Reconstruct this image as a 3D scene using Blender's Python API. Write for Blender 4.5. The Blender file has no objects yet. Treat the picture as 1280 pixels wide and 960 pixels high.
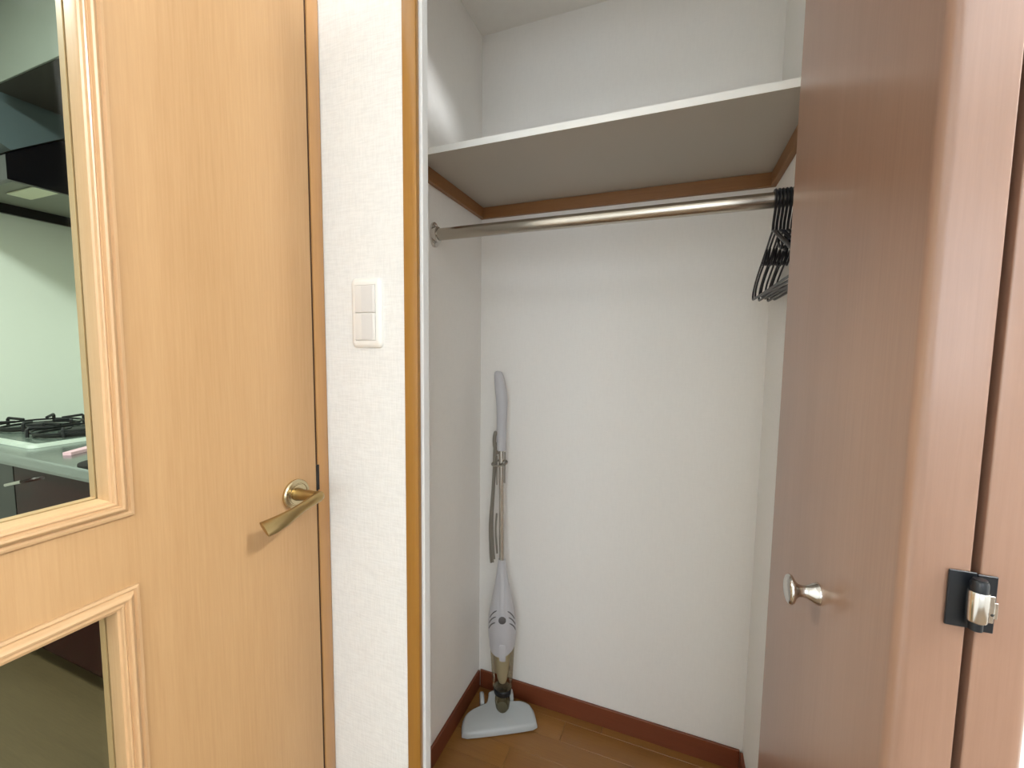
import bpy, bmesh, math, random
from mathutils import Vector, Matrix

SC = bpy.context.scene
COL = SC.collection
PI = math.pi
random.seed(7)

# ------------------------------------------------------------------ camera
CAM_H = 1.2517
cam_d = bpy.data.cameras.new('camera')
cam = bpy.data.objects.new('camera', cam_d)
COL.objects.link(cam)
cam_d.sensor_fit = 'HORIZONTAL'
cam_d.sensor_width = 36.0
cam_d.lens = 523.2 / 1280 * 36.0
cam_d.clip_start = 0.01
_y, _t, _r = math.radians(21.097), math.radians(4.57), math.radians(0.644)
_f = Vector((-math.sin(_y) * math.cos(_t), math.cos(_y) * math.cos(_t), -math.sin(_t)))
_ri = Vector((math.cos(_y), math.sin(_y), 0))
_u = _ri.cross(_f)
_R = math.cos(_r) * _ri + math.sin(_r) * _u
_U = -math.sin(_r) * _ri + math.cos(_r) * _u
m = Matrix((_R, _U, -_f)).transposed().to_4x4()
m.translation = Vector((0, 0, CAM_H))
cam.matrix_world = m
SC.camera = cam

# ------------------------------------------------------------------ world and lights
w = bpy.data.worlds.new('world')
SC.world = w
w.use_nodes = True
w.node_tree.nodes['Background'].inputs[0].default_value = (0.80, 0.90, 1.0, 1)
w.node_tree.nodes['Background'].inputs[1].default_value = 1.0


def light(name, kind, loc, power, col=(1, 1, 1), size=0.1, size_y=None, aim=None):
    d = bpy.data.lights.new(name, kind)
    d.energy = power
    d.color = col
    if kind == 'AREA':
        d.shape = 'RECTANGLE' if size_y else 'DISK'
        d.size = size
        if size_y:
            d.size_y = size_y
    else:
        d.shadow_soft_size = size
    o = bpy.data.objects.new(name, d)
    COL.objects.link(o)
    o.location = loc
    if aim is not None:
        o.rotation_euler = (Vector(aim) - Vector(loc)).to_track_quat('-Z', 'Y').to_euler()
    return o


light('unseen_window_fill', 'AREA', (0.75, -2.75, 1.55), 25, (0.85, 0.93, 1.0), 2.2, 1.2, (0.75, 0, 1.55))  # added soft source at the unseen window, brightens the closet
light('room_fill_light', 'AREA', (0.55, -1.25, 2.46), 18, (0.91, 0.96, 1.0), 1.6, None, (0.55, -1.35, 0))  # added overhead fill out of view, frontal light for the closet
light('entry_lamp_light', 'POINT', (1.35, 0.06, 2.42), 100, (0.94, 0.97, 1.0), 0.08)
light('kitchen_lamp_light', 'AREA', (-1.7, -0.03, 2.46), 42, (0.93, 1.0, 0.95), 0.3, None, (-1.7, -0.03, 0))

SC.view_settings.view_transform = 'Standard'
SC.view_settings.look = 'None'
SC.view_settings.exposure = 0.30
SC.view_settings.gamma = 1.0
SC.view_settings.use_curve_mapping = False
SC.cycles.max_bounces = 16
SC.cycles.diffuse_bounces = 8
SC.cycles.transparent_max_bounces = 16
SC.cycles.sample_clamp_indirect = 6


# ------------------------------------------------------------------ materials
def lin(c):
    return tuple((x / 255 / 12.92 if x / 255 <= 0.04045 else ((x / 255 + 0.055) / 1.055) ** 2.4) for x in c) + (1,)


def mat(name, col, rough=0.5, metal=0.0, **kw):
    mt = bpy.data.materials.new(name)
    mt.use_nodes = True
    b = mt.node_tree.nodes['Principled BSDF']
    b.inputs['Base Color'].default_value = lin(col)
    b.inputs['Roughness'].default_value = rough
    b.inputs['Metallic'].default_value = metal
    for k, v in kw.items():
        b.inputs[k.replace('_', ' ')].default_value = v
    return mt


def N(mt, t, **kw):
    n = mt.node_tree.nodes.new(t)
    for k, v in kw.items():
        setattr(n, k, v)
    return n


def L(mt, a, b):
    mt.node_tree.links.new(a, b)


def ramp(mt, fac, stops):
    r = N(mt, 'ShaderNodeValToRGB')
    while len(r.color_ramp.elements) < len(stops):
        r.color_ramp.elements.new(0.5)
    for e, (p, c) in zip(r.color_ramp.elements, stops):
        e.position = p
        e.color = c
    L(mt, fac, r.inputs[0])
    return r.outputs[0]


def coords(mt, scale, rot=(0, 0, 0)):
    tc = N(mt, 'ShaderNodeTexCoord')
    mp = N(mt, 'ShaderNodeMapping')
    mp.inputs['Scale'].default_value = scale
    mp.inputs['Rotation'].default_value = rot
    L(mt, tc.outputs['Object'], mp.inputs[0])
    return mp.outputs[0]


def noise(mt, vec, scale, detail=3, rough=0.55, dist=0.0):
    n = N(mt, 'ShaderNodeTexNoise')
    n.inputs['Scale'].default_value = scale
    n.inputs['Detail'].default_value = detail
    n.inputs['Roughness'].default_value = rough
    n.inputs['Distortion'].default_value = dist
    L(mt, vec, n.inputs['Vector'])
    return n.outputs['Fac']


def wood(name, c_dark, c_light, axis='z', rough=0.35, coat=0.0, bump=0.06):
    """fine straight grain running along one axis"""
    mt = mat(name, c_light, rough)
    b = mt.node_tree.nodes['Principled BSDF']
    b.inputs['Coat Weight'].default_value = coat
    b.inputs['Coat Roughness'].default_value = 0.18
    s1 = {'z': (9, 9, 0.5), 'y': (9, 0.5, 9), 'x': (0.5, 9, 9)}[axis]
    s2 = {'z': (260, 260, 9), 'y': (260, 9, 260), 'x': (9, 260, 260)}[axis]
    big = noise(mt, coords(mt, s1), 1.0, 3, 0.5, 0.4)
    fine = noise(mt, coords(mt, s2), 1.0, 4, 0.65)
    mx = N(mt, 'ShaderNodeMath', operation='MULTIPLY_ADD')
    L(mt, fine, mx.inputs[0])
    mx.inputs[1].default_value = 0.45
    ml = N(mt, 'ShaderNodeMath', operation='MULTIPLY')
    L(mt, big, ml.inputs[0])
    ml.inputs[1].default_value = 0.55
    L(mt, ml.outputs[0], mx.inputs[2])
    c = ramp(mt, mx.outputs[0], [(0.28, lin(c_dark)), (0.72, lin(c_light))])
    L(mt, c, b.inputs['Base Color'])
    bp = N(mt, 'ShaderNodeBump')
    bp.inputs['Strength'].default_value = bump
    bp.inputs['Distance'].default_value = 0.001
    L(mt, fine, bp.inputs['Height'])
    L(mt, bp.outputs[0], b.inputs['Normal'])
    return mt


def wallpaper(name, col, strength=0.25, freq=230.0, tone=0.03):
    """white vinyl paper with a woven, linen-like relief"""
    mt = mat(name, col, 0.75)
    b = mt.node_tree.nodes['Principled BSDF']
    h = noise(mt, coords(mt, (freq * 0.12, freq * 0.12, freq)), 1.0, 2, 0.5)
    v = noise(mt, coords(mt, (freq, freq, freq * 0.12)), 1.0, 2, 0.5)
    ad = N(mt, 'ShaderNodeMath', operation='ADD')
    L(mt, h, ad.inputs[0])
    L(mt, v, ad.inputs[1])
    hf = N(mt, 'ShaderNodeMath', operation='MULTIPLY')
    L(mt, ad.outputs[0], hf.inputs[0])
    hf.inputs[1].default_value = 0.5
    bp = N(mt, 'ShaderNodeBump')
    bp.inputs['Strength'].default_value = strength
    bp.inputs['Distance'].default_value = 0.0025
    L(mt, hf.outputs[0], bp.inputs['Height'])
    L(mt, bp.outputs[0], b.inputs['Normal'])
    dk = tuple(x * (1 - tone) for x in col)
    c = ramp(mt, hf.outputs[0], [(0.36, lin(dk)), (0.60, lin(col))])
    L(mt, c, b.inputs['Base Color'])
    return mt


M = {}
M['paper'] = wallpaper('woven_wallpaper', (236, 237, 235), 0.30, 330.0, 0.035)
M['paper_closet'] = wallpaper('closet_wallpaper', (234, 232, 228), 0.06, 330.0, 0.012)
M['paint'] = mat('white_ceiling', (238, 238, 234), 0.8)
M['jamb'] = mat('white_jamb', (232, 233, 232), 0.45)
M['door_wood'] = wood('honey_wood_upright', (168, 129, 86), (190, 153, 109), 'z', 0.42, 0.10)
M['door_wood_h'] = wood('honey_wood_level', (182, 145, 103), (203, 169, 128), 'y', 0.42, 0.10)
M['bead_v'] = wood('bead_wood_upright', (180, 142, 99), (201, 164, 123), 'z', 0.36, 0.15)
M['trim_wood'] = wood('casing_wood', (172, 126, 76), (190, 144, 92), 'z', 0.35, 0.2)
M['orange_wood'] = wood('closet_casing_wood', (148, 102, 38), (166, 120, 52), 'z', 0.35, 0.25)
M['fold_wood'] = wood('folding_door_wood', (132, 100, 82), (150, 117, 98), 'z', 0.30, 0.35, 0.03)
M['batten'] = wood('batten_wood', (124, 82, 44), (144, 100, 58), 'x', 0.45)
M['batten_y'] = wood('batten_wood_deep', (124, 82, 44), (144, 100, 58), 'y', 0.45)
M['base_x'] = wood('baseboard_wood', (104, 51, 29), (124, 65, 38), 'x', 0.45)
M['base_y'] = wood('baseboard_wood_deep', (104, 51, 29), (124, 65, 38), 'y', 0.45)
M['plank'] = wood('floor_plank_wood', (134, 90, 40), (158, 112, 56), 'x', 0.34, 0.2, 0.03)
M['plank_b'] = wood('floor_plank_wood_darker', (128, 84, 37), (151, 106, 52), 'x', 0.34, 0.2, 0.03)
M['rfloor'] = wood('room_floor_wood', (104, 84, 62), (126, 104, 78), 'y', 0.4)
M['kfloor'] = wood('kitchen_floor_wood', (88, 74, 52), (112, 96, 68), 'x', 0.4)
M['shelf'] = mat('beige_shelf_board', (176, 170, 160), 0.5)
M['shelf_edge'] = mat('white_edge_band', (234, 234, 230), 0.45)
M['chrome'] = mat('chrome', (206, 202, 196), 0.16, 1.0)
M['rail'] = mat('steel_rail', (186, 178, 166), 0.24, 1.0)
M['nickel'] = mat('brushed_nickel', (212, 208, 202), 0.2, 1.0)
M['brass'] = mat('pale_brass', (164, 142, 98), 0.33, 1.0)
M['brass_bright'] = mat('pale_brass_rose', (196, 182, 148), 0.24, 1.0)
M['black'] = mat('black_plastic', (10, 14, 20), 0.38)
M['hanger'] = mat('black_hanger_plastic', (9, 13, 22), 0.34)
M['gap_shade'] = mat('gap_shade_brown', (66, 42, 24), 0.8)  # brown that stands in for shade in the door gap
M['dark'] = mat('dark_recess', (22, 18, 16), 0.7)
M['switch'] = mat('switch_plastic', (242, 241, 236), 0.35)
M['switch_key'] = mat('switch_key_plastic', (232, 231, 228), 0.35)
M['switch_face'] = mat('switch_key_face', (220, 219, 217), 0.4)
M['vac'] = mat('vacuum_grey_plastic', (188, 188, 192), 0.38)
M['vac_head'] = mat('vacuum_head_plastic', (176, 181, 182), 0.25)
M['vac_dark'] = mat('vacuum_dark_grey', (96, 94, 94), 0.5)
M['vac_slot'] = mat('vacuum_vent_shadow', (100, 98, 98), 0.6)
M['cord'] = mat('cord_grey', (128, 122, 112), 0.55)
M['filter'] = mat('filter_grey', (196, 190, 172), 0.8)
M['counter'] = mat('stainless_steel', (160, 166, 166), 0.25, 1.0)
M['enamel'] = mat('white_enamel', (226, 236, 224), 0.2)
M['stove_top'] = mat('stove_plate', (96, 108, 100), 0.25)
M['iron'] = mat('cast_iron', (18, 20, 22), 0.5)
M['maroon'] = mat('maroon_gloss', (44, 8, 12), 0.10, Specular_IOR_Level=0.07)
M['hood'] = mat('hood_black_gloss', (8, 8, 11), 0.14, Specular_IOR_Level=0.3)
M['hood_under'] = mat('hood_underside_grey', (122, 124, 112), 0.5)
M['lens'] = mat('hood_lens', (212, 214, 186), 0.4)
M['cab_face'] = mat('cabinet_grey_face', (102, 107, 98), 0.4)
M['cab_under'] = mat('cabinet_dark_underside', (36, 31, 24), 0.6)
M['cover'] = mat('hood_cover_grey', (64, 76, 78), 0.5)
M['splash'] = mat('splash_panel', (226, 231, 220), 0.35)
M['pink'] = mat('pink_plastic', (232, 190, 200), 0.5)


def smoky(name, tint, fac):
    mt = bpy.data.materials.new(name)
    mt.use_nodes = True
    nt = mt.node_tree
    nt.nodes.clear()
    out = N(mt, 'ShaderNodeOutputMaterial')
    tr = N(mt, 'ShaderNodeBsdfTransparent')
    tr.inputs[0].default_value = tint
    gl = N(mt, 'ShaderNodeBsdfGlossy')
    gl.inputs['Roughness'].default_value = 0.03
    fr = N(mt, 'ShaderNodeFresnel')
    fr.inputs[0].default_value = 1.45
    ml = N(mt, 'ShaderNodeMath', operation='MULTIPLY')
    ml.inputs[1].default_value = fac
    L(mt, fr.outputs[0], ml.inputs[0])
    mx = N(mt, 'ShaderNodeMixShader')
    L(mt, ml.outputs[0], mx.inputs[0])
    L(mt, tr.outputs[0], mx.inputs[1])
    L(mt, gl.outputs[0], mx.inputs[2])
    L(mt, mx.outputs[0], out.inputs[0])
    return mt


M['pane'] = smoky('clear_glass', (0.92, 0.95, 0.93, 1), 0.14)
M['cup'] = smoky('smoky_cup', (0.80, 0.76, 0.66, 1), 0.45)
M['cup_dark'] = smoky('smoky_neck', (0.64, 0.59, 0.46, 1), 0.6)


# ------------------------------------------------------------------ mesh helpers
class MB:
    def __init__(self):
        self.bm = bmesh.new()

    def box(self, x0, x1, y0, y1, z0, z1, bev=0.0, seg=2):
        vs = [self.bm.verts.new(p) for p in ((x0, y0, z0), (x1, y0, z0), (x1, y1, z0), (x0, y1, z0),
                                             (x0, y0, z1), (x1, y0, z1), (x1, y1, z1), (x0, y1, z1))]
        fs = [self.bm.faces.new([vs[i] for i in q]) for q in
              ((3, 2, 1, 0), (4, 5, 6, 7), (0, 1, 5, 4), (1, 2, 6, 5), (2, 3, 7, 6), (3, 0, 4, 7))]
        if bev > 0:
            es = list({e for f in fs for e in f.edges})
            bmesh.ops.bevel(self.bm, geom=es, offset=bev, segments=seg, profile=0.5, affect='EDGES')
        return self

    def prism(self, poly, a, b, axis='z', taper=None):
        """poly: 2D points; extruded between a and b along axis. x:(y,z) y:(x,z) z:(x,y)"""
        def P(p, t):
            return {'z': (p[0], p[1], t), 'x': (t, p[0], p[1]), 'y': (p[0], t, p[1])}[axis]
        lo = [self.bm.verts.new(P(p, a)) for p in poly]
        hi = [self.bm.verts.new(P(p, b)) for p in (taper or poly)]
        n = len(poly)
        self.bm.faces.new(lo[::-1])
        self.bm.faces.new(hi)
        for i in range(n):
            self.bm.faces.new((lo[i], lo[(i + 1) % n], hi[(i + 1) % n], hi[i]))
        return self

    def rings(self, rings, closed=False, caps=True):
        rv = [[self.bm.verts.new(p) for p in r] for r in rings]
        n = len(rv[0])
        k = len(rv)
        for i in range(k if closed else k - 1):
            a, b = rv[i], rv[(i + 1) % k]
            for j in range(n):
                self.bm.faces.new((a[j], a[(j + 1) % n], b[(j + 1) % n], b[j]))
        if caps and not closed:
            self.bm.faces.new(rv[0][::-1])
            self.bm.faces.new(rv[-1])
        return self

    def tube(self, pts, r, n=12, caps=True, sy=1.0, up=None, twist=None):
        pts = [Vector(p) for p in pts]
        rr = r if isinstance(r, (list, tuple)) else [r] * len(pts)
        rs = []
        ref = Vector(up) if up else None
        prev = None
        for i, p in enumerate(pts):
            t = (pts[min(i + 1, len(pts) - 1)] - pts[max(i - 1, 0)]).normalized()
            if prev is None:
                rf = ref or (Vector((0, 0, 1)) if abs(t.z) < 0.9 else Vector((1, 0, 0)))
                a = (rf - t * rf.dot(t)).normalized()
            else:
                a = (prev - t * prev.dot(t)).normalized()
            prev = a
            b = t.cross(a)
            if twist:
                th = math.radians(twist[i])
                a, b = a * math.cos(th) + b * math.sin(th), b * math.cos(th) - a * math.sin(th)
            q = rr[i]
            ra, rb = (q if isinstance(q, (list, tuple)) else (q, q * sy))
            rs.append([p + a * (ra * math.cos(2 * PI * j / n)) + b * (rb * math.sin(2 * PI * j / n)) for j in range(n)])
        return self.rings(rs, caps=caps)

    def lathe(self, prof, c, axis='z', n=28, caps=True):
        """prof: (radius, offset along axis)"""
        c = Vector(c)
        ax = Vector({'x': (1, 0, 0), 'y': (0, 1, 0), 'z': (0, 0, 1)}[axis]) if isinstance(axis, str) else Vector(axis).normalized()
        a = ax.orthogonal().normalized()
        b = ax.cross(a)
        return self.rings([[c + ax * h + a * (r * math.cos(2 * PI * j / n)) + b * (r * math.sin(2 * PI * j / n))
                            for j in range(n)] for r, h in prof], caps=caps)


def obj(name, mb, material, parent=None, loc=(0, 0, 0), smooth=None):
    """link as one mesh object; verts are given in world space, stored relative to loc (or the parent's place)"""
    bm = mb.bm
    bmesh.ops.recalc_face_normals(bm, faces=bm.faces[:])
    off = Vector(loc)
    p = parent
    while p is not None:
        off = off + p.location
        p = p.parent
    bmesh.ops.translate(bm, verts=bm.verts[:], vec=-off)
    me = bpy.data.meshes.new(name)
    bm.to_mesh(me)
    bm.free()
    me.materials.append(material)
    if smooth is not None:
        me.shade_smooth()
        try:
            me.set_sharp_from_angle(angle=math.radians(smooth))
        except Exception:
            pass
    o = bpy.data.objects.new(name, me)
    COL.objects.link(o)
    o.location = loc
    if parent:
        o.parent = parent
    return o


def thing(name, label, cat, loc=(0, 0, 0), group=None, kind=None):
    o = bpy.data.objects.new(name, None)
    o.empty_display_size = 0.05
    COL.objects.link(o)
    o.location = loc
    if label:
        o['label'] = label
    if cat:
        o['category'] = cat
    if group:
        o['group'] = group
    if kind:
        o['kind'] = kind
    return o


def tag(o, label, cat, group=None):
    o['label'] = label
    o['category'] = cat
    if group:
        o['group'] = group
    return o


def struct(name, mb, material, loc=(0, 0, 0), smooth=None):
    o = obj(name, mb, material, None, loc, smooth)
    o['kind'] = 'structure'
    return o


def dup(root, loc):
    r = root.copy()
    COL.objects.link(r)
    r.location = loc
    for ch in list(root.children):
        c = ch.copy()
        COL.objects.link(c)
        c.parent = r
        for g in ch.children:
            d = g.copy()
            COL.objects.link(d)
            d.parent = c
    return r


# ------------------------------------------------------------------ key planes (metres)
XD = -0.672            # left wall / kitchen door face
YF = 0.672             # wall with the light switch and the closet opening
XL, XR, YB = -0.635, 0.237, 1.3376   # closet inside
ZC = 2.29              # closet ceiling
HC = 2.50              # room ceiling
JL, JR = -0.4427, 0.245
LINT = 2.150

# ------------------------------------------------------------------ structure
b = MB()
b.box(-0.74, 2.3, -2.7, 0.70, -0.08, -0.004)
floor = struct('floor', b, M['rfloor'])
b = MB()
b.box(-0.70, 0.30, 0.70, 1.42, -0.08, -0.006)
floor_closet = struct('floor_closet', b, M['base_x'])
yy, k = 0.70, 0
while yy < YB - 0.002:
    y1 = min(yy + 0.0755, YB)
    cut = [XL, XL + [0.46, 0.20, 0.66, 0.34][k % 4], XR]
    for i in (0, 1):
        b = MB()
        b.box(cut[i] + 0.0003, cut[i + 1] - 0.0003, yy + 0.0003, y1 - 0.0003, -0.006, 0.0, 0.0007, 1)
        obj('plank', b, M['plank'] if (k + i) % 2 else M['plank_b'], floor_closet)
    yy += 0.0755
    k += 1
b = MB()
b.box(-3.2, -0.742, -1.6, 1.42, -0.08, 0.0)
struct('floor_kitchen', b, M['kfloor'])

b = MB()
b.box(-0.742, 2.3, -2.7, 0.70, HC, HC + 0.06)
struct('ceiling', b, M['paint'])
b = MB()
b.box(-0.70, 0.30, 0.70, 1.42, ZC, ZC + 0.06)
struct('ceiling_closet', b, M['paper_closet'])
b = MB()
b.box(-3.2, -0.742, -1.6, 1.42, HC, HC + 0.06)
struct('ceiling_kitchen', b, M['paint'])

# left wall with the kitchen door opening
DY0, DY1, DZ = -0.145, YF, 2.05
b = MB()
b.box(-0.742, XD, -2.7, DY0, 0, HC)
b.box(-0.742, XD, DY0, DY1, DZ, HC)
struct('wall_left', b, M['paper'])
b = MB()
b.box(-0.742, XL, 0.70, 1.42, 0, HC)
b.box(-0.742, XD, YF + 0.0005, 0.70, 0, HC)
struct('wall_closet_left', b, M['paper_closet'])
b = MB()
b.box(XL, 0.30, YB, 1.42, 0, ZC)
struct('wall_closet_back', b, M['paper_closet'])
b = MB()
b.box(XR, 0.30, 0.70, YB, 0, ZC)
struct('wall_closet_right', b, M['paper_closet'])
b = MB()
b.box(XD, -0.4778, YF, 0.6995, 0, HC)
b.box(-0.4778, 0.28, YF, 0.6995, LINT, HC)
b.box(0.28, 2.3, YF, 0.6995, 0, HC)
struct('wall_front', b, M['paper'])
b = MB()
b.box(2.22, 2.3, -2.7, YF, 0, HC)
struct('wall_right', b, M['paper'])
# back wall (behind the camera) with an unseen window, added to light the closet
WX0, WX1, WZ0, WZ1 = -0.35, 1.85, 0.95, 2.15
b = MB()
b.box(-0.742, WX0, -2.7, -2.62, 0, HC)
b.box(WX1, 2.3, -2.7, -2.62, 0, HC)
b.box(WX0, WX1, -2.7, -2.62, WZ1, HC)
b.box(WX0, WX1, -2.7, -2.62, 0, WZ0)
struct('wall_back', b, M['paper'])
b = MB()
for x in (WX0, (WX0 + WX1) / 2 - 0.03, WX1 - 0.06):
    b.box(x, x + 0.06, -2.69, -2.64, WZ0, WZ1)
for z in (WZ0, WZ1 - 0.06):
    b.box(WX0 + 0.06, WX1 - 0.06, -2.69, -2.64, z, z + 0.06)
struct('added_window_1', b, M['jamb'])
# kitchen walls
b = MB()
b.box(-3.2, -3.06, -1.6, 1.36, 0, HC)
struct('wall_kitchen_left', b, M['splash'])
b = MB()
b.box(-3.2, -0.742, 1.36, 1.42, 0, HC)
struct('wall_kitchen_back', b, M['splash'])
b = MB()
b.box(-3.06, -0.742, -1.6, -1.52, 0, HC)
struct('wall_kitchen_front', b, M['paint'])

# baseboards of the closet
b = MB()
b.box(XL + 0.008, XR - 0.008, YB - 0.008, YB, 0, 0.0672, 0.0015, 1)
struct('baseboard_back', b, M['base_x'])
b = MB()
b.box(XL, XL + 0.008, 0.70, YB - 0.0085, 0, 0.0672, 0.0015, 1)
struct('baseboard_left', b, M['base_y'])
b = MB()
b.box(XR - 0.008, XR, 0.70, YB - 0.0085, 0, 0.0672, 0.0015, 1)
struct('baseboard_right', b, M['base_y'])

# casing of the closet opening: wooden edge strip, then a white jamb strip behind it
b = MB()
b.box(-0.4776, -0.4478, 0.668, 0.679, 0, LINT + 0.03, 0.0022, 2)
b.box(0.2465, 0.279, 0.668, 0.679, 0, LINT + 0.03, 0.0022, 2)
b.box(-0.4476, 0.2463, 0.668, 0.679, LINT, LINT + 0.03, 0.0022, 2)
struct('trim_1', b, M['orange_wood'], smooth=40)
b = MB()
b.box(-0.4777, JL, 0.6805, 0.6995, 0, LINT, 0.0008, 1)
b.box(JR, 0.2799, 0.6805, 0.6995, 0, LINT, 0.0008, 1)
struct('trim_2', b, M['jamb'])
# casing of the kitchen door (strip between the leaf and the white wall)
b = MB()
b.box(-0.745, XD, 0.6432, YF - 0.0006, 0, DZ, 0.0018, 2)
b.box(-0.745, XD - 0.0365, 0.622, 0.6430, 0, DZ, 0.001, 1)
b.box(-0.745, XD, DY0 + 0.0005, DY0 + 0.030, 0, DZ, 0.003, 2)
b.box(-0.745, XD, DY0 + 0.030, 0.6425, DZ - 0.028, DZ, 0.003, 2)
casing = struct('trim_3', b, M['trim_wood'], smooth=40)
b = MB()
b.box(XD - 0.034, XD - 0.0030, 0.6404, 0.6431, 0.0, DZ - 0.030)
obj('gap_shade_strip', b, M['gap_shade'], casing)  # dark strip painted as the shade between leaf and casing

# ------------------------------------------------------------------ kitchen door
d1 = thing('door_1', 'honey wood door with two glass panes and a pale brass lever handle', 'door', (XD, 0.637, 0), kind='structure')
LY0, LY1 = -0.1125, 0.6368      # leaf edges
OPEN = [(1.042, 1.86), (0.15, 0.915)]   # cut-outs: upper and lower pane (z)
CY0, CY1 = LY0 + 0.112, 0.313           # cut-out edges across the leaf (the hinge side is out of frame)
b = MB()
X0, X1 = XD - 0.036, XD
zs = [0.008, OPEN[1][0], OPEN[1][1], OPEN[0][0], OPEN[0][1], 2.02]
b.box(X0, X1, CY1, LY1, zs[0], zs[5])
b.box(X0, X1, LY0, CY0, zs[0], zs[5])
b.box(X0, X1, CY0, CY1, zs[0], zs[1])
b.box(X0, X1, CY0, CY1, zs[2], zs[3])
b.box(X0, X1, CY0, CY1, zs[4], zs[5])
bmesh.ops.remove_doubles(b.bm, verts=b.bm.verts[:], dist=1e-5)
obj('leaf', b, M['door_wood'], d1)


def bead_profile():
    """(distance in from the outer edge, height over the leaf face): flat lip, cove, round, step down to the glass"""
    return [(0, 0), (0, 0.0045), (0.0035, 0.0055), (0.0055, 0.0035), (0.0065, 0.0035), (0.0090, 0.0085), (0.0125, 0.0105), (0.0150, 0.0100),
            (0.0165, 0.0062), (0.0180, 0.0062), (0.0200, 0.0085), (0.0218, 0.0080), (0.0230, 0.0045), (0.0255, 0.0040), (0.0265, 0.0010), (0.0265, -0.0200), (0.015, -0.0200), (0.015, 0)]


def frame_of_beads(z0, z1, y0, y1, parent):
    """four mitred strips; outer rectangle given"""
    pr = bead_profile()
    cs = [(y0, z0), (y1, z0), (y1, z1), (y0, z1)]
    ins = [(1, 1), (-1, 1), (-1, -1), (1, -1)]
    for s in range(4):
        A, B = cs[s], cs[(s + 1) % 4]
        ia, ib = ins[s], ins[(s + 1) % 4]
        ra = [(XD + h + 0.0002, A[0] + ia[0] * d, A[1] + ia[1] * d) for d, h in pr]
        rb = [(XD + h + 0.0002, B[0] + ib[0] * d, B[1] + ib[1] * d) for d, h in pr]
        # the tail of the profile sits inside the cut-out: pull it off the leaf by a hair
        mb = MB().rings([ra, rb])
        obj('glazing_bead', mb, M['door_wood_h'] if s in (0, 2) else M['bead_v'], parent, smooth=35)


for (z0, z1) in OPEN:
    frame_of_beads(z0 - 0.0148, z1 + 0.0148, CY0 - 0.0148, CY1 + 0.0148, d1)
    b = MB()
    b.box(XD - 0.0240, XD - 0.0205, CY0 + 0.001, CY1 - 0.001, z0 + 0.001, z1 - 0.001)
    obj('glass_pane', b, M['pane'], d1)
    b = MB()                       # kitchen-side stops
    for (ya, yb_, za, zb) in ((CY0, CY0 + 0.012, z0, z1), (CY1 - 0.012, CY1, z0, z1),
                              (CY0 + 0.012, CY1 - 0.012, z0, z0 + 0.012), (CY0 + 0.012, CY1 - 0.012, z1 - 0.012, z1)):
        b.box(XD - 0.036, XD - 0.0242, ya, yb_, za, zb)
    obj('glazing_stop', b, M['bead_v'], d1)

# lever handle
HY, HZ = 0.5845, 0.972
hd = thing('lever_handle', None, None, (0, 0, 0))
hd.parent = d1
hd.location = (0, 0, 0)
obj('rose', MB().lathe([(0.0275, 0), (0.0285, 0.002), (0.0285, 0.006), (0.0265, 0.0085), (0.0215, 0.0095), (0.0205, 0.0085), (0.019, 0.0085), (0.0185, 0.0098), (0.0001, 0.0098)],
                       (XD, HY, HZ), 'x', 40), M['brass_bright'], hd, smooth=35)
obj('neck', MB().tube([(XD + 0.009, HY, HZ), (XD + 0.022, HY + 0.0005, HZ), (XD + 0.044, HY - 0.001, HZ + 0.002), (XD + 0.060, HY - 0.0035, HZ + 0.003)],
                      [0.0125, 0.0105, 0.0105, 0.0105], 20), M['brass'], hd, smooth=40)
lx = XD + 0.062
HLY, HLZ = HY - 0.011, HZ + 0.005
lev = [((lx + 0.001, HLY + 0.0185, HLZ - 0.001), (0.0020, 0.0030)), ((lx + 0.001, HLY + 0.0165, HLZ - 0.001), (0.0075, 0.0062)),
       ((lx + 0.001, HLY + 0.009, HLZ - 0.002), (0.0098, 0.0078)), ((lx + 0.001, HLY - 0.006, HLZ - 0.004), (0.0098, 0.0078)),
       ((lx + 0.002, HLY - 0.028, HLZ - 0.008), (0.0088, 0.0070)), ((lx + 0.003, HLY - 0.050, HLZ - 0.0125), (0.0100, 0.0068)),
       ((lx + 0.003, HLY - 0.070, HLZ - 0.0165), (0.0124, 0.0064)), ((lx + 0.001, HLY - 0.088, HLZ - 0.0195), (0.0148, 0.0058)),
       ((lx - 0.002, HLY - 0.1015, HLZ - 0.0205), (0.0160, 0.0040))]
obj('lever', MB().tube([p for p, r in lev], [r for p, r in lev], 24, up=(0, 0, 1), twist=[0, 0, 0, 0, 10, 26, 42, 54, 60]), M['brass'], hd, smooth=50)
b = MB()
b.box(XD - 0.030, XD + 0.0004, 0.6372, 0.6450, HZ - 0.010, HZ + 0.042)
obj('latch', b, M['dark'], d1)

# ------------------------------------------------------------------ light switch
sw = thing('light_switch', 'white double rocker light switch on the narrow wall between door and closet', 'switch', (-0.5635, YF, 1.3215))
sy = YF
b = MB()
ch = 0.006
x0, x1, z0, z1 = -0.600, -0.527, 1.254, 1.389


def rrect(x0, x1, z0, z1, r, n=5):
    out = []
    for (cx, cz, a0) in ((x1 - r, z1 - r, 0), (x0 + r, z1 - r, 90), (x0 + r, z0 + r, 180), (x1 - r, z0 + r, 270)):
        for i in range(n + 1):
            a = math.radians(a0 + 90 * i / n)
            out.append((cx + r * math.cos(a), cz + r * math.sin(a)))
    return out


def rr_rings(levels):
    return [[(x, y, z) for x, z in rrect(*q)] for q, y in levels]


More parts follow.
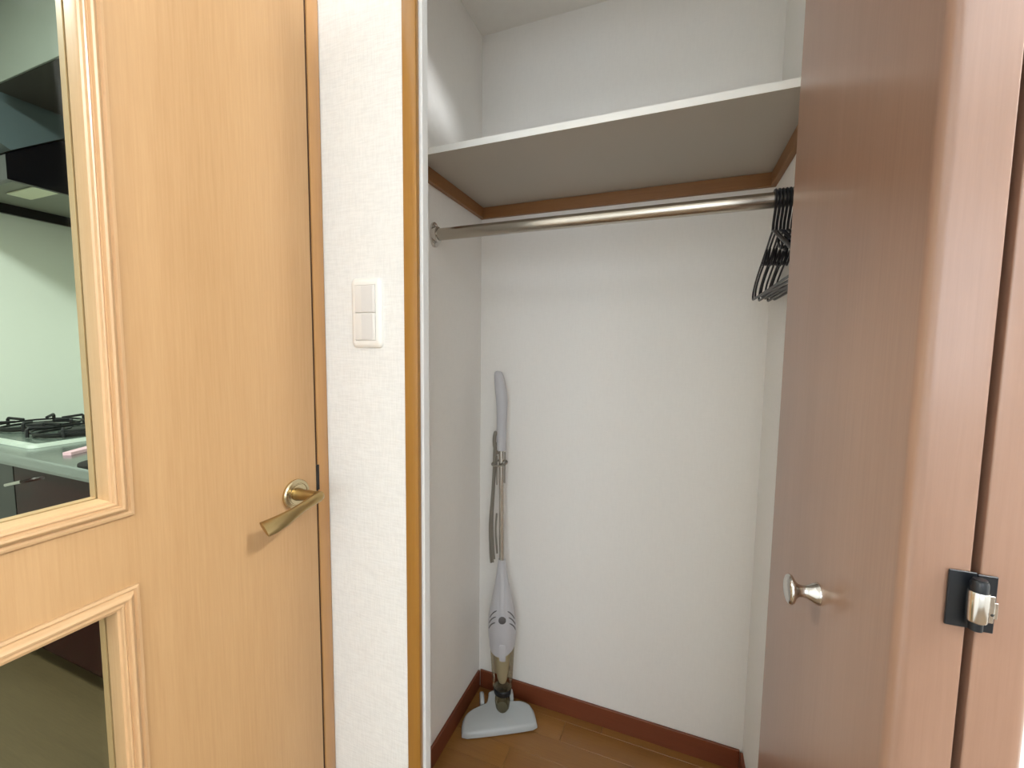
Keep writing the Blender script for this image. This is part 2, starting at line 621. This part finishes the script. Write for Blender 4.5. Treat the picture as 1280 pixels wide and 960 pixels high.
kx0, kx1, kz0, kz1 = -0.5875, -0.5400, 1.2690, 1.3745
lv = [((x0, x1, z0, z1, 0.010), sy), ((x0, x1, z0, z1, 0.010), sy - 0.0025), ((x0 + 0.002, x1 - 0.002, z0 + 0.002, z1 - 0.002, 0.009), sy - 0.0052),
      ((x0 + 0.006, x1 - 0.006, z0 + 0.006, z1 - 0.006, 0.006), sy - 0.0075), ((x0 + 0.009, x1 - 0.009, z0 + 0.0105, z1 - 0.0105, 0.004), sy - 0.0080),
      ((kx0 - 0.0008, kx1 + 0.0008, kz0 - 0.0008, kz1 + 0.0008, 0.001), sy - 0.0080), ((kx0 - 0.0008, kx1 + 0.0008, kz0 - 0.0008, kz1 + 0.0008, 0.001), sy - 0.004)]
obj('plate', MB().rings(rr_rings(lv)), M['switch'], sw, smooth=50)
zm = (kz0 + kz1) / 2
for (a, c) in ((kz0, zm - 0.0006), (zm + 0.0006, kz1)):
    b = MB()
    b.box(kx0, kx1, sy - 0.0098, sy - 0.0042, a, c, 0.0008, 2)
    kk = obj('rocker', b, M['switch_key'], sw, smooth=50)
    b = MB()
    b.box(kx0 + 0.016, kx1 - 0.005, sy - 0.0104, sy - 0.0099, a + 0.002, c - 0.002, 0.0002, 1)
    obj('marker_face', b, M['switch_face'], kk)

# ------------------------------------------------------------------ closet shelf on its battens
ZS = 1.733
sh = thing('closet_shelf', 'grey-beige shelf board with a white front edge spanning the closet above the clothes rail', 'shelf', (-0.2, 1.34, ZS))
b = MB()
b.box(XL + 0.0005, XR - 0.0005, 0.929, YB - 0.0005, ZS, ZS + 0.0156)
obj('board', b, M['shelf'], sh)['label'] = 'grey-beige shelf board'
b = MB()
b.box(XL + 0.0005, XR - 0.0005, 0.928, 0.929, ZS, ZS + 0.0156)
obj('edge_band', b, M['shelf_edge'], sh)['label'] = 'white front edge of the shelf board'
b = MB()
b.box(XL, XR, YB - 0.014, YB, ZS - 0.036, ZS - 0.0002, 0.001, 1)
obj('batten', b, M['batten'], sh)['label'] = 'brown wooden batten under the shelf'
for (xa, xb) in ((XL, XL + 0.014), (XR - 0.014, XR)):
    b = MB()
    b.box(xa, xb, 0.94, YB - 0.0145, ZS - 0.036, ZS - 0.0002, 0.001, 1)
    obj('batten', b, M['batten_y'], sh)['label'] = 'brown wooden batten under the shelf'

# ------------------------------------------------------------------ clothes rail
RY, RZ = 1.030, 1.5685
rl = thing('clothes_rail', 'round steel clothes rail running across the closet below the shelf', 'rail', (XL, RY, RZ))
obj('rod', MB().lathe([(0.016, 0), (0.016, XR - XL - 0.006)], (XL + 0.003, RY, RZ), 'x', 32), M['rail'], rl, smooth=40)
for s, xb in ((1, XL), (-1, XR)):
    b = MB()
    pl = []
    for i in range(32):                                   # two-lobed flange
        a = 2 * PI * i / 32
        r = 0.0215 + 0.0125 * abs(math.sin(a)) ** 3
        pl.append((RY + r * math.cos(a) * (0.94), RZ + r * math.sin(a)))
    b.prism(pl, xb, xb + s * 0.005, 'x')
    br = obj('bracket', b, M['chrome'], rl, smooth=30)
    obj('socket', MB().lathe([(0.0215, 0), (0.021, 0.011), (0.0185, 0.013), (0.0165, 0.013)], (xb + s * 0.005, RY, RZ), (s, 0, 0), 28), M['chrome'], br, smooth=40)
    for dz in (-1, 1):
        obj('screw', MB().lathe([(0.0052, 0), (0.0045, 0.002), (0.0001, 0.0026)], (xb + s * 0.005, RY, RZ + dz * 0.0275), (s, 0, 0), 14), M['nickel'], br, smooth=40)

# ------------------------------------------------------------------ hangers
def smooth_path(pts, k=6):
    P = [Vector(p) for p in pts]
    out = []
    for i in range(len(P) - 1):
        p0, p1, p2, p3 = P[max(i - 1, 0)], P[i], P[i + 1], P[min(i + 2, len(P) - 1)]
        for j in range(k):
            t = j / k
            out.append(0.5 * ((2 * p1) + (-p0 + p2) * t + (2 * p0 - 5 * p1 + 4 * p2 - p3) * t * t + (-p0 + 3 * p1 - 3 * p2 + p3) * t ** 3))
    out.append(P[-1])
    return out


HX0, HXS, HN = 0.1815, 0.0066, 8


def make_hanger():
    t = thing('coat_hanger', 'black plastic coat hanger', 'hanger', (HX0, RY, RZ), 'black hangers on the clothes rail')
    x = HX0
    hr = 0.0188
    pts = []
    for i in range(13):
        a = math.radians(-25 + (205) * i / 12)            # over the rail, open towards the back
        pts.append((x, RY + hr * math.cos(a), RZ + hr * math.sin(a)))
    pts += [(x, RY - 0.0178, RZ - 0.012), (x, RY - 0.011, RZ - 0.030), (x, RY - 0.002, RZ - 0.046), (x, RY, RZ - 0.062)]
    obj('hook', MB().tube(pts, [(0.0027, 0.0040)] * len(pts), 8, up=(1, 0, 0)), M['hanger'], t, smooth=60)
    out = []
    half = [(0.0, -0.062), (0.020, -0.069), (0.055, -0.086), (0.105, -0.108), (0.150, -0.128), (0.182, -0.146), (0.200, -0.163), (0.203, -0.174), (0.192, -0.181)]
    right = [(x, RY + a, RZ + c) for a, c in half]
    left = [(x, RY - a, RZ + c) for a, c in half]
    bar = [(x, RY + 0.10, RZ - 0.1815), (x, RY, RZ - 0.1815), (x, RY - 0.10, RZ - 0.1815)]
    loop = smooth_path(right + bar + left[::-1], 4)
    mb = MB().tube(loop, [(0.0021, 0.0030)] * len(loop), 8, up=(1, 0, 0))
    obj('frame', mb, M['hanger'], t, smooth=60)
    for s in (-1, 1):                                     # strap hooks inside the shoulders
        st = smooth_path([(x, RY + s * 0.052, RZ - 0.087), (x, RY + s * 0.064, RZ - 0.104), (x, RY + s * 0.086, RZ - 0.117), (x, RY + s * 0.098, RZ - 0.110)], 4)
        obj('strap_hook', MB().tube(st, [(0.0022, 0.0030)] * len(st), 8, up=(1, 0, 0)), M['hanger'], t, smooth=60)
    return t


hg = make_hanger()
ordn = ['outermost on the left, nearest the middle of the rail', 'second from the left of the bunch', 'third from the left of the bunch', 'fourth from the left of the bunch',
        'fifth from the left of the bunch', 'sixth from the left of the bunch', 'seventh from the left of the bunch', 'last on the right, closest to the rail end']
for i in range(HN):
    h = hg if i == 0 else dup(hg, (HX0 + HXS * i, RY, RZ))
    h.rotation_euler = (math.radians((0.0, 1.6, -0.8, 2.2, 0.6, -1.4, 1.2, -0.4)[i]), 0, math.radians((0, 0.15, -0.1, 0.1, -0.15, 0.1, 0.05, -0.1)[i]))
    h['label'] = 'black plastic coat hanger, ' + ordn[i]

# ------------------------------------------------------------------ stick vacuum in the back left corner
VX, VY = -0.500, 1.235
va = thing('stick_vacuum', 'grey upright stick vacuum cleaner with smoky dust cup standing in the closet corner', 'vacuum', (VX, VY, 0))


def ax(z):
    t = (z - 0.039) / 1.14
    return -0.498 - 0.039 * t, 1.235 + 0.055 * t


cu, su = math.cos(math.radians(30)), math.sin(math.radians(30))
HCX, HCY = -0.5075, 1.2215


def hp(u, v, z):            # floor head frame: u along its width, v towards the room
    return (HCX + u * cu + v * su, HCY + u * su - v * cu, z)


def chaikin(p, k=2):
    for _ in range(k):
        q = []
        for i in range(len(p)):
            a, c = p[i], p[(i + 1) % len(p)]
            q += [(a[0] * .75 + c[0] * .25, a[1] * .75 + c[1] * .25), (a[0] * .25 + c[0] * .75, a[1] * .25 + c[1] * .75)]
        p = q
    return p


outl = [(-0.124, 0.054), (-0.06, 0.057), (0.06, 0.057), (0.124, 0.054), (0.126, 0.030), (0.120, -0.004), (0.100, -0.022), (0.060, -0.027), (0.040, -0.034), (0.031, -0.055), (0.026, -0.078),
        (-0.026, -0.078), (-0.031, -0.055), (-0.040, -0.034), (-0.062, -0.026), (-0.104, -0.012), (-0.122, 0.008), (-0.126, 0.030)]
outl = chaikin(outl, 1)


def hz(v, k):              # roof height of the head: low at the lip, higher at the neck
    t = max(0, min(1, (0.056 - v) / 0.13))
    return 0.020 + 0.034 * t ** 0.8


rg = []
for lvl, ins in ((0.004, 0.0), (0.35, 0.0), (0.75, 0.0025), (0.93, 0.007), (1.0, 0.014)):
    ring = []
    for (u, v) in outl:
        d = math.hypot(u, v)
        f = 1 - ins / max(d, 0.03)
        uu, vv = u * f, (v + 0.02) * f - 0.02
        z = 0.004 if lvl == 0.004 else 0.004 + (hz(vv, 0) - 0.004) * lvl
        ring.append(hp(uu, vv, z))
    rg.append(ring)
obj('floor_head', MB().rings(rg), M['vac_head'], va, smooth=38)
for s in (-1, 1):
    c0 = Vector(hp(s * 0.051, -0.056, 0.030))
    obj('wheel', MB().lathe([(0.024, -0.007), (0.027, -0.004), (0.027, 0.004), (0.024, 0.007)], c0, (cu, su, 0), 24), M['vac_head'], va, smooth=40)


def vr(levels, n=36, ky=0.85):
    """rings about the leaning axis: (z, half width)"""
    out = []
    for z, r in levels:
        cx, cy = ax(z)
        out.append([(cx + r * math.cos(2 * PI * j / n), cy + r * ky * math.sin(2 * PI * j / n), z) for j in range(n)])
    return out


obj('swivel_neck', MB().rings(vr([(0.035, 0.016), (0.045, 0.023), (0.065, 0.026), (0.080, 0.025), (0.088, 0.021)], ky=0.95)), M['cup_dark'], va, smooth=50)
obj('intake_collar', MB().rings(vr([(0.089, 0.022), (0.094, 0.029), (0.110, 0.031), (0.113, 0.028)])), M['black'], va, smooth=40)
obj('dust_cup', MB().rings(vr([(0.114, 0.030), (0.118, 0.034), (0.16, 0.0365), (0.21, 0.0395), (0.262, 0.0425)])), M['cup'], va, smooth=40)
obj('filter', MB().rings(vr([(0.125, 0.004), (0.130, 0.012), (0.145, 0.0175), (0.17, 0.021), (0.205, 0.0235), (0.240, 0.025)])), M['filter'], va, smooth=50)

prof = [(0.549, 0.0125), (0.530, 0.0150), (0.500, 0.0190), (0.470, 0.0240), (0.440, 0.0300), (0.410, 0.0365), (0.385, 0.0420), (0.360, 0.0462), (0.335, 0.0482), (0.310, 0.0484), (0.290, 0.0470), (0.275, 0.0450)]
n = 40
rings_ = []
for z, r in prof:
    cx, cy = ax(z)
    rings_.append([(cx + r * math.cos(2 * PI * j / n), cy + r * 0.85 * math.sin(2 * PI * j / n), z) for j in range(n)])
last = []
cx, cy = ax(0.262)
for j in range(n):            # lower rim dips at the front into a rounded apron
    a = 2 * PI * j / n
    f = max(0.0, -math.sin(a))
    r = 0.0445 - 0.001 * f
    last.append((cx + r * math.cos(a), cy + r * 0.85 * math.sin(a), 0.266 - 0.028 * f ** 1.2))
rings_.append(last)
obj('motor_body', MB().rings(rings_), M['vac'], va, smooth=50)


def on_body(a_deg, z, lift=0.0):
    """a point on the front of the motor body; angle from straight ahead, + to the right"""
    for i in range(len(prof) - 1):
        if prof[i][0] >= z >= prof[i + 1][0]:
            t = (prof[i][0] - z) / (prof[i][0] - prof[i + 1][0])
            r = prof[i][1] * (1 - t) + prof[i + 1][1] * t
            break
    else:
        r = 0.044
    cx, cy = ax(z)
    a = math.radians(a_deg)
    return Vector((cx + (r + lift) * math.sin(a), cy - (r + lift) * 0.85 * math.cos(a), z))


FA = 20.0                     # the front of the body is turned a little towards the room
# raised spine from the tube collar down to the button
sp = []
for z, wdt in ((0.548, 7), (0.520, 24), (0.480, 22), (0.440, 18), (0.400, 15.5), (0.372, 14.5)):
    sp.append([on_body(FA - wdt, z, 0.0004), on_body(FA - wdt * 0.8, z, 0.0026), on_body(FA, z, 0.0034), on_body(FA + wdt * 0.8, z, 0.0026), on_body(FA + wdt, z, 0.0004), on_body(FA, z, -0.002)])
obj('spine', MB().rings(sp), M['vac'], va, smooth=50)
nb = (on_body(FA, 0.366, 0.01) - on_body(FA, 0.366)).normalized()
obj('power_button', MB().lathe([(0.0125, 0), (0.0125, 0.003), (0.0105, 0.0045), (0.0001, 0.0048)], on_body(FA, 0.366, -0.001), nb, 28), M['vac_dark'], va, smooth=40)
for s in (-1, 1):
    for i in range(3):
        z0 = 0.392 - i * 0.019
        pts = [on_body(FA + s * (27 + 2 * i + 7.5 * q), z0 - 0.0008 * q * q - 0.0025 * q, 0.0004) for q in range(6)]
        obj('vent_slot', MB().tube(pts, [(0.0012, 0.0008)] + [(0.0020, 0.0010)] * 4 + [(0.0012, 0.0008)], 6), M['vac_slot'], va)
# latch tab at the cup rim
lt = []
for z, wd, li in ((0.285, 9, 0.0006), (0.280, 13, 0.003), (0.250, 13, 0.0045), (0.232, 12.5, 0.0045), (0.229, 11, 0.002)):
    lt.append([on_body(FA - wd, z, li), on_body(FA, z, li + 0.001), on_body(FA + wd, z, li), on_body(FA + wd, z, -0.002), on_body(FA, z, -0.002), on_body(FA - wd, z, -0.002)])
obj('latch', MB().rings(lt), M['vac'], va, smooth=40)
# tube
a0, a1 = ax(0.547), ax(0.945)
obj('tube', MB().tube([(a0[0], a0[1], 0.547), (a1[0], a1[1], 0.945)], 0.0088, 20), M['chrome'], va, smooth=50)
# grip, bent at the top
gp = []
for z, dx, dy, ra, rb in ((0.918, 0.000, 0, 0.0150, 0.0150), (0.921, 0, 0, 0.0162, 0.0160), (0.96, 0.000, 0, 0.0165, 0.0165), (1.00, 0.001, 0, 0.0165, 0.0165),
                          (1.04, 0.0025, -0.001, 0.0178, 0.017), (1.08, 0.003, -0.002, 0.0196, 0.017), (1.115, 0.000, -0.002, 0.0202, 0.0165), (1.145, -0.004, -0.001, 0.0192, 0.0155),
                          (1.168, -0.0085, 0.000, 0.0165, 0.014), (1.178, -0.0105, 0.0005, 0.0130, 0.0115), (1.183, -0.0115, 0.001, 0.0060, 0.006)):
    cx, cy = ax(z)
    gp.append([(cx + dx + ra * math.cos(2 * PI * j / 24), cy + dy + rb * math.sin(2 * PI * j / 24), z) for j in range(24)])
obj('grip', MB().rings(gp), M['vac'], va, smooth=50)
# cord hooks and the folded cord
cx, cy = ax(0.93)
b = MB().tube(smooth_path([(cx - 0.012, cy - 0.006, 0.905), (cx - 0.020, cy - 0.010, 0.93), (cx - 0.0215, cy - 0.010, 0.962), (cx - 0.017, cy - 0.008, 0.983)], 4), [(0.0065, 0.005)] * 12 + [(0.003, 0.003)], 10)
obj('cord_hook', b, M['cord'], va, smooth=50)
cx2, cy2 = ax(0.54)
strands = MB()
for k, (dx, dy) in enumerate(((-0.0265, -0.006), (-0.0200, -0.011), (-0.0230, 0.000))):
    p = [(cx + dx + 0.004, cy + dy, 0.955 - 0.01 * k), (cx + dx + 0.002, cy + dy, 0.90), (cx + dx + 0.0015, cy + dy, 0.86), (cx + dx - 0.004, cy + dy, 0.76), (cx + dx - 0.010 + 0.002 * k, cy + dy - 0.004, 0.66),
         (cx2 + dx - 0.012 + 0.003 * k, cy2 + dy - 0.004, 0.57 + 0.004 * k), (cx2 + dx - 0.009 + 0.003 * k, cy2 + dy - 0.004, 0.536 + 0.006 * k)]
    strands.tube(smooth_path(p, 5), 0.0036, 8)
p = [(cx2 + 0.000 - 0.015, cy2 - 0.006, 0.570), (cx - 0.0145, cy - 0.008, 0.64), (cx - 0.0125, cy - 0.006, 0.70)]
strands.tube(smooth_path(p, 5), 0.0034, 8)
p = [(cx + 0.0150, cy - 0.006, 0.915), (cx + 0.0165, cy - 0.008, 0.87), (cx + 0.0160, cy - 0.008, 0.81)]
strands.tube(smooth_path(p, 5), 0.0022, 8)
p = [(cx - 0.0120, cy - 0.009, 0.900), (cx - 0.0125, cy - 0.009, 0.85), (cx - 0.0120, cy - 0.008, 0.80)]
strands.tube(smooth_path(p, 5), 0.0022, 8)
obj('power_cord', strands, M['cord'], va, smooth=60)
tie = []
ctx, cty = ax(0.875)
for i in range(25):
    a = 2 * PI * i / 24
    tie.append((ctx - 0.006 + 0.026 * math.cos(a), cty - 0.003 + 0.017 * math.sin(a), 0.875 + 0.006 * math.sin(a) + 0.004 * math.cos(a)))
obj('cord_tie', MB().tube(tie, 0.0034, 8, caps=False), M['cord'], va, smooth=60)

# ------------------------------------------------------------------ folding closet door, folded open at the right
d2 = thing('door_2', 'brown wood folding closet door, folded open with a small knob', 'door', (0.19, 0.55, 0), kind='structure')
PT, PZ0, PZ1 = 0.0335, 0.012, 2.09


def panel(pa, pb, round_left, round_right, r):
    """pa: crease-end corners (left, right), pb: far-end corners (right, left); plan outline with rounded crease-end corners"""
    pl = []

    def fillet(prev, c, nxt, r, n=7):
        c, p, q = Vector(c), Vector(prev), Vector(nxt)
        d1v, d2v = (p - c).normalized(), (q - c).normalized()
        ang = d1v.angle(d2v)
        t = r / math.tan(ang / 2)
        A, B = c + d1v * t, c + d2v * t
        ctr = c + (d1v + d2v).normalized() * (r / math.sin(ang / 2))
        a0 = math.atan2(A.y - ctr.y, A.x - ctr.x)
        a1 = math.atan2(B.y - ctr.y, B.x - ctr.x)
        while a1 - a0 > PI:
            a1 -= 2 * PI
        while a1 - a0 < -PI:
            a1 += 2 * PI
        return [(ctr.x + r * math.cos(a0 + (a1 - a0) * i / n), ctr.y + r * math.sin(a0 + (a1 - a0) * i / n)) for i in range(n + 1)]
    L0, R0 = pa
    R1, L1 = pb
    pl += fillet(L1, L0, R0, r if round_left else 0.0012)
    pl += fillet(L0, R0, R1, r if round_right else 0.0012)
    pl += [R1, L1]
    return MB().prism(pl, PZ0, PZ1, 'z')


A0L, A0R = (0.1625, 0.380), (0.1990, 0.3775)
A1L, A1R = (0.1505, 0.722), (0.1845, 0.7235)
lf = obj('leaf', panel((A0L, A0R), (A1R, A1L), True, False, 0.010), M['fold_wood'], d2, smooth=40)
B0L, B0R = (0.2045, 0.3785), (0.2405, 0.3800)
B1L, B1R = (0.1905, 0.7200), (0.2245, 0.7215)
obj('leaf', panel((B0L, B0R), (B1R, B1L), False, True, 0.011), M['fold_wood'], d2, smooth=40)
# knob
kb = Vector((0.1572, 0.5300, 0.9905))
kn = Vector((-1, -0.036, 0.0)).normalized()
obj('knob', MB().lathe([(0.0118, 0), (0.0118, 0.0010), (0.0100, 0.0050), (0.0072, 0.0100), (0.0062, 0.0150), (0.0068, 0.0190), (0.0105, 0.0225), (0.0150, 0.0248),
                        (0.0160, 0.0268), (0.0150, 0.0292), (0.0122, 0.0306), (0.0112, 0.0302), (0.0001, 0.0312)], kb, kn, 36), M['chrome'], d2, smooth=50)
# hinge across the crease
hi = thing('hinge', None, None)
hi.parent = d2
hz0, hz1 = 1.0615, 1.1020
b = MB()
b.box(0.1865, 0.2014, 0.3755, 0.3772, hz0, hz1, 0.0004, 1)
obj('hinge_plate', b, M['black'], hi)
b = MB()
b.box(0.2018, 0.2125, 0.3758, 0.3775, hz0 - 0.001, hz1 - 0.001, 0.0004, 1)
obj('hinge_plate', b, M['black'], hi)
hx, hy = 0.1998, 0.3698
obj('pin', MB().lathe([(0.0036, 0), (0.0036, 0.036)], (hx, hy, hz0 + 0.003), 'z', 20), M['black'], hi, smooth=40)
obj('pin_cap', MB().lathe([(0.0047, 0), (0.0047, 0.006), (0.0040, 0.008), (0.0001, 0.0085)], (hx, hy, hz1 - 0.0105), 'z', 20), M['black'], hi, smooth=40)
obj('knuckle', MB().lathe([(0.0052, 0), (0.0056, 0.001), (0.0056, 0.020), (0.0052, 0.021)], (hx, hy, hz0 + 0.0095), 'z', 24), M['nickel'], hi, smooth=40)
b = MB()
b.box(hx + 0.001, hx + 0.0072, hy - 0.0030, hy - 0.0012, hz0 + 0.0105, hz0 + 0.0295, 0.0004, 1)
b.box(hx + 0.0073, hx + 0.0092, hy - 0.0026, hy - 0.0010, hz0 + 0.0135, hz0 + 0.0250, 0.0003, 1)
obj('hinge_ear', b, M['nickel'], hi)
obj('screw', MB().lathe([(0.0010, 0), (0.0001, 0.0003)], (hx + 0.0062, hy - 0.0030, hz0 + 0.0165), (0, -1, 0), 10), M['dark'], hi)

# ------------------------------------------------------------------ kitchen seen through the door glass
KY0, KYB, KZ = 0.745, 1.3595, 0.85
ct = thing('kitchen_worktop', 'stainless steel worktop with a rolled front edge beneath the gas stove', 'worktop', (-1.9, 1.05, KZ))
b = MB()
b.prism([(KY0, KZ - 0.005), (KY0 + 0.005, KZ), (KYB, KZ), (KYB, KZ - 0.03), (KY0 + 0.03, KZ - 0.03), (KY0 + 0.026, KZ - 0.042), (KY0 + 0.002, KZ - 0.042), (KY0 - 0.002, KZ - 0.03)], -3.058, -0.745, 'x')
obj('top', b, M['counter'], ct)

edges = [-3.055, -2.315, -1.62, -0.75]
for i in range(3):
    xa, xb = edges[i] + 0.001, edges[i + 1] - 0.001
    lab = ['dark base cabinet under the gas stove', 'maroon glossy base cabinet right of the stove with small chrome handle', 'maroon glossy base cabinet at the right end of the worktop'][i]
    cb = thing('base_cabinet', lab, 'cabinet', ((xa + xb) / 2, 1.07, 0))
    b = MB()
    b.box(xa, xb, KY0 + 0.045, KYB - 0.002, 0.08, KZ - 0.032)
    b.box(xa, xb, KY0 + 0.09, KYB - 0.002, 0.0, 0.08)
    obj('carcass', b, M['maroon'], cb)
    b = MB()
    b.box(xa + 0.002, xb - 0.002, KY0 + 0.024, KY0 + 0.0445, 0.10, KZ - 0.046, 0.002, 1)
    dr = obj('door', b, M['maroon'] if i else M['hood'], cb)
    if i == 1:
        b = MB()
        x_, y_, z_ = xa + 0.028, KY0 + 0.024, 0.735
        b.lathe([(0.006, 0), (0.006, 0.022)], (x_, y_, z_), (0, -1, 0), 12)
        b.lathe([(0.006, 0), (0.006, 0.022)], (x_ + 0.095, y_, z_ + 0.022), (0, -1, 0), 12)
        b.tube([(x_ - 0.012, y_ - 0.026, z_ - 0.003), (x_ + 0.107, y_ - 0.026, z_ + 0.025)], 0.007, 12)
        obj('handle', b, M['chrome'], dr, smooth=40)

# gas stove
SX0, SX1, SY0, SY1 = -2.93, -2.305, 0.815, 1.31
gs = thing('gas_stove', 'white framed gas stove with black iron pan supports set in the steel worktop', 'stove', ((SX0 + SX1) / 2, 1.06, KZ))


def slab(x0, x1, y0, y1, z0, z1, r):
    q = [(px, py) for px, py in rrect(x0, x1, y0, y1, r)]
    return MB().prism(q, z0, z1, 'z')


obj('frame', slab(SX0, SX1, SY0, SY1, KZ + 0.0005, KZ + 0.014, 0.03), M['enamel'], gs)
obj('top_plate', slab(SX0 + 0.022, SX1 - 0.022, SY0 + 0.026, SY1 - 0.022, KZ + 0.0142, KZ + 0.0165, 0.02), M['stove_top'], gs)
for bx in (-2.78, -2.46):
    by = 1.02
    bu = obj('burner', MB().lathe([(0.062, 0), (0.060, 0.010), (0.045, 0.014), (0.044, 0.020), (0.020, 0.024), (0.0001, 0.024)], (bx, by, KZ + 0.0167), 'z', 28), M['iron'], gs, smooth=40)
    g = MB()
    R0 = 0.130
    zt = KZ + 0.058
    ringp = [(bx + R0 * math.cos(2 * PI * i / 24), by + R0 * math.sin(2 * PI * i / 24), KZ + 0.024) for i in range(25)]
    g.tube(ringp, 0.0055, 6, caps=False)
    ringp = [(bx + (R0 + .012) * math.cos(2 * PI * i / 24), by + (R0 + .012) * math.sin(2 * PI * i / 24), KZ + 0.036) for i in range(25)]
    g.tube(ringp, 0.0045, 6, caps=False)
    for k in range(6):
        a = 2 * PI * (k + 0.35) / 6
        c_, s_ = math.cos(a), math.sin(a)
        g.tube([(bx + 0.150 * c_, by + 0.150 * s_, KZ + 0.021), (bx + 0.150 * c_, by + 0.150 * s_, zt - 0.006), (bx + 0.146 * c_, by + 0.146 * s_, zt), (bx + 0.075 * c_, by + 0.075 * s_, zt - 0.006)], 0.0062, 6)
    obj('pan_support', g, M['iron'], gs)
b = MB()
b.box(SX0 + 0.10, SX1 - 0.10, SY1 - 0.09, SY1 - 0.045, KZ + 0.0168, KZ + 0.030, 0.004, 1)
obj('grill_vent', b, M['iron'], gs)

b = MB()
b.prism([(-2.070, 0.812), (-2.045, 0.825), (-2.085, 0.912), (-2.125, 0.902)], KZ + 0.0005, KZ + 0.012, 'z')
tag(obj('sponge', b, M['pink'], None, (-2.08, 0.86, KZ)), 'pale pink flat sponge lying on the steel worktop beside the stove', 'sponge')
tag(obj('drain_cap', MB().lathe([(0.075, 0), (0.075, 0.006), (0.055, 0.010), (0.0001, 0.010)], (-1.815, 0.825, KZ + 0.0005), 'z', 28), M['dark'], None, (-1.815, 0.825, KZ), smooth=40),
    'dark round cap on the steel worktop near its front edge', 'cap')

# range hood
rh = thing('range_hood', 'black glossy range hood with a sloping side above the gas stove', 'hood', (-2.62, 1.1, 1.86))
hx0, hx1, hy0, hzb = -2.93, -2.305, 0.812, 1.858
side = [(hy0, hzb), (hy0, hzb + 0.088), (hy0 + 0.012, hzb + 0.098), (1.05, 2.12), (1.25, 2.24), (KYB, 2.28), (KYB, hzb)]
for xs in ((hx0, hx0 + 0.02), (hx1 - 0.02, hx1)):
    obj('side_panel', MB().prism(side, xs[0], xs[1], 'x'), M['hood'], rh)
b = MB()
top = side[1:6]
inner = [(hy0 + 0.02, hzb + 0.03)]
b.prism(side[:-1] + [(KYB, 2.26), (1.25, 2.22), (hy0 + 0.02, hzb + 0.085), (hy0 + 0.02, hzb)], hx0 + 0.0202, hx1 - 0.0202, 'x')
obj('front_shell', b, M['hood'], rh)
b = MB()
b.prism([(0.800, 1.985), (0.800, HC - 0.002), (KYB, HC - 0.002), (KYB, 2.290), (1.25, 2.250), (1.05, 2.130), (0.83, 1.968)], hx0, hx1 - 0.006, 'x')
obj('duct_cover', b, M['cover'], rh)['label'] = 'blue-grey cover above the black hood'
b = MB()
b.box(hx0 + 0.0205, hx1 - 0.0205, hy0 + 0.0205, KYB - 0.001, hzb + 0.045, hzb + 0.052)
obj('underside', b, M['hood_under'], rh)
b = MB()
b.box(-2.70, -2.46, 0.945, 1.02, hzb + 0.038, hzb + 0.0448, 0.002, 1)
obj('light_lens', b, M['lens'], rh)

# wall cabinet right of the hood
wc = thing('wall_cabinet', 'grey fronted wall cabinet with dark underside below the kitchen ceiling', 'cabinet', (-1.5, 1.08, 2.165))
b = MB()
b.box(-2.275, -0.745, 0.7815, KYB - 0.001, 2.15, HC - 0.001)
obj('carcass', b, M['cab_under'], wc)
for xa, xb in ((-2.275, -1.524), (-1.52, -0.745)):
    b = MB()
    b.box(xa, xb, 0.775, 0.7813, 2.151, HC - 0.001, 0.001, 1)
    obj('door', b, M['cab_face'], wc)
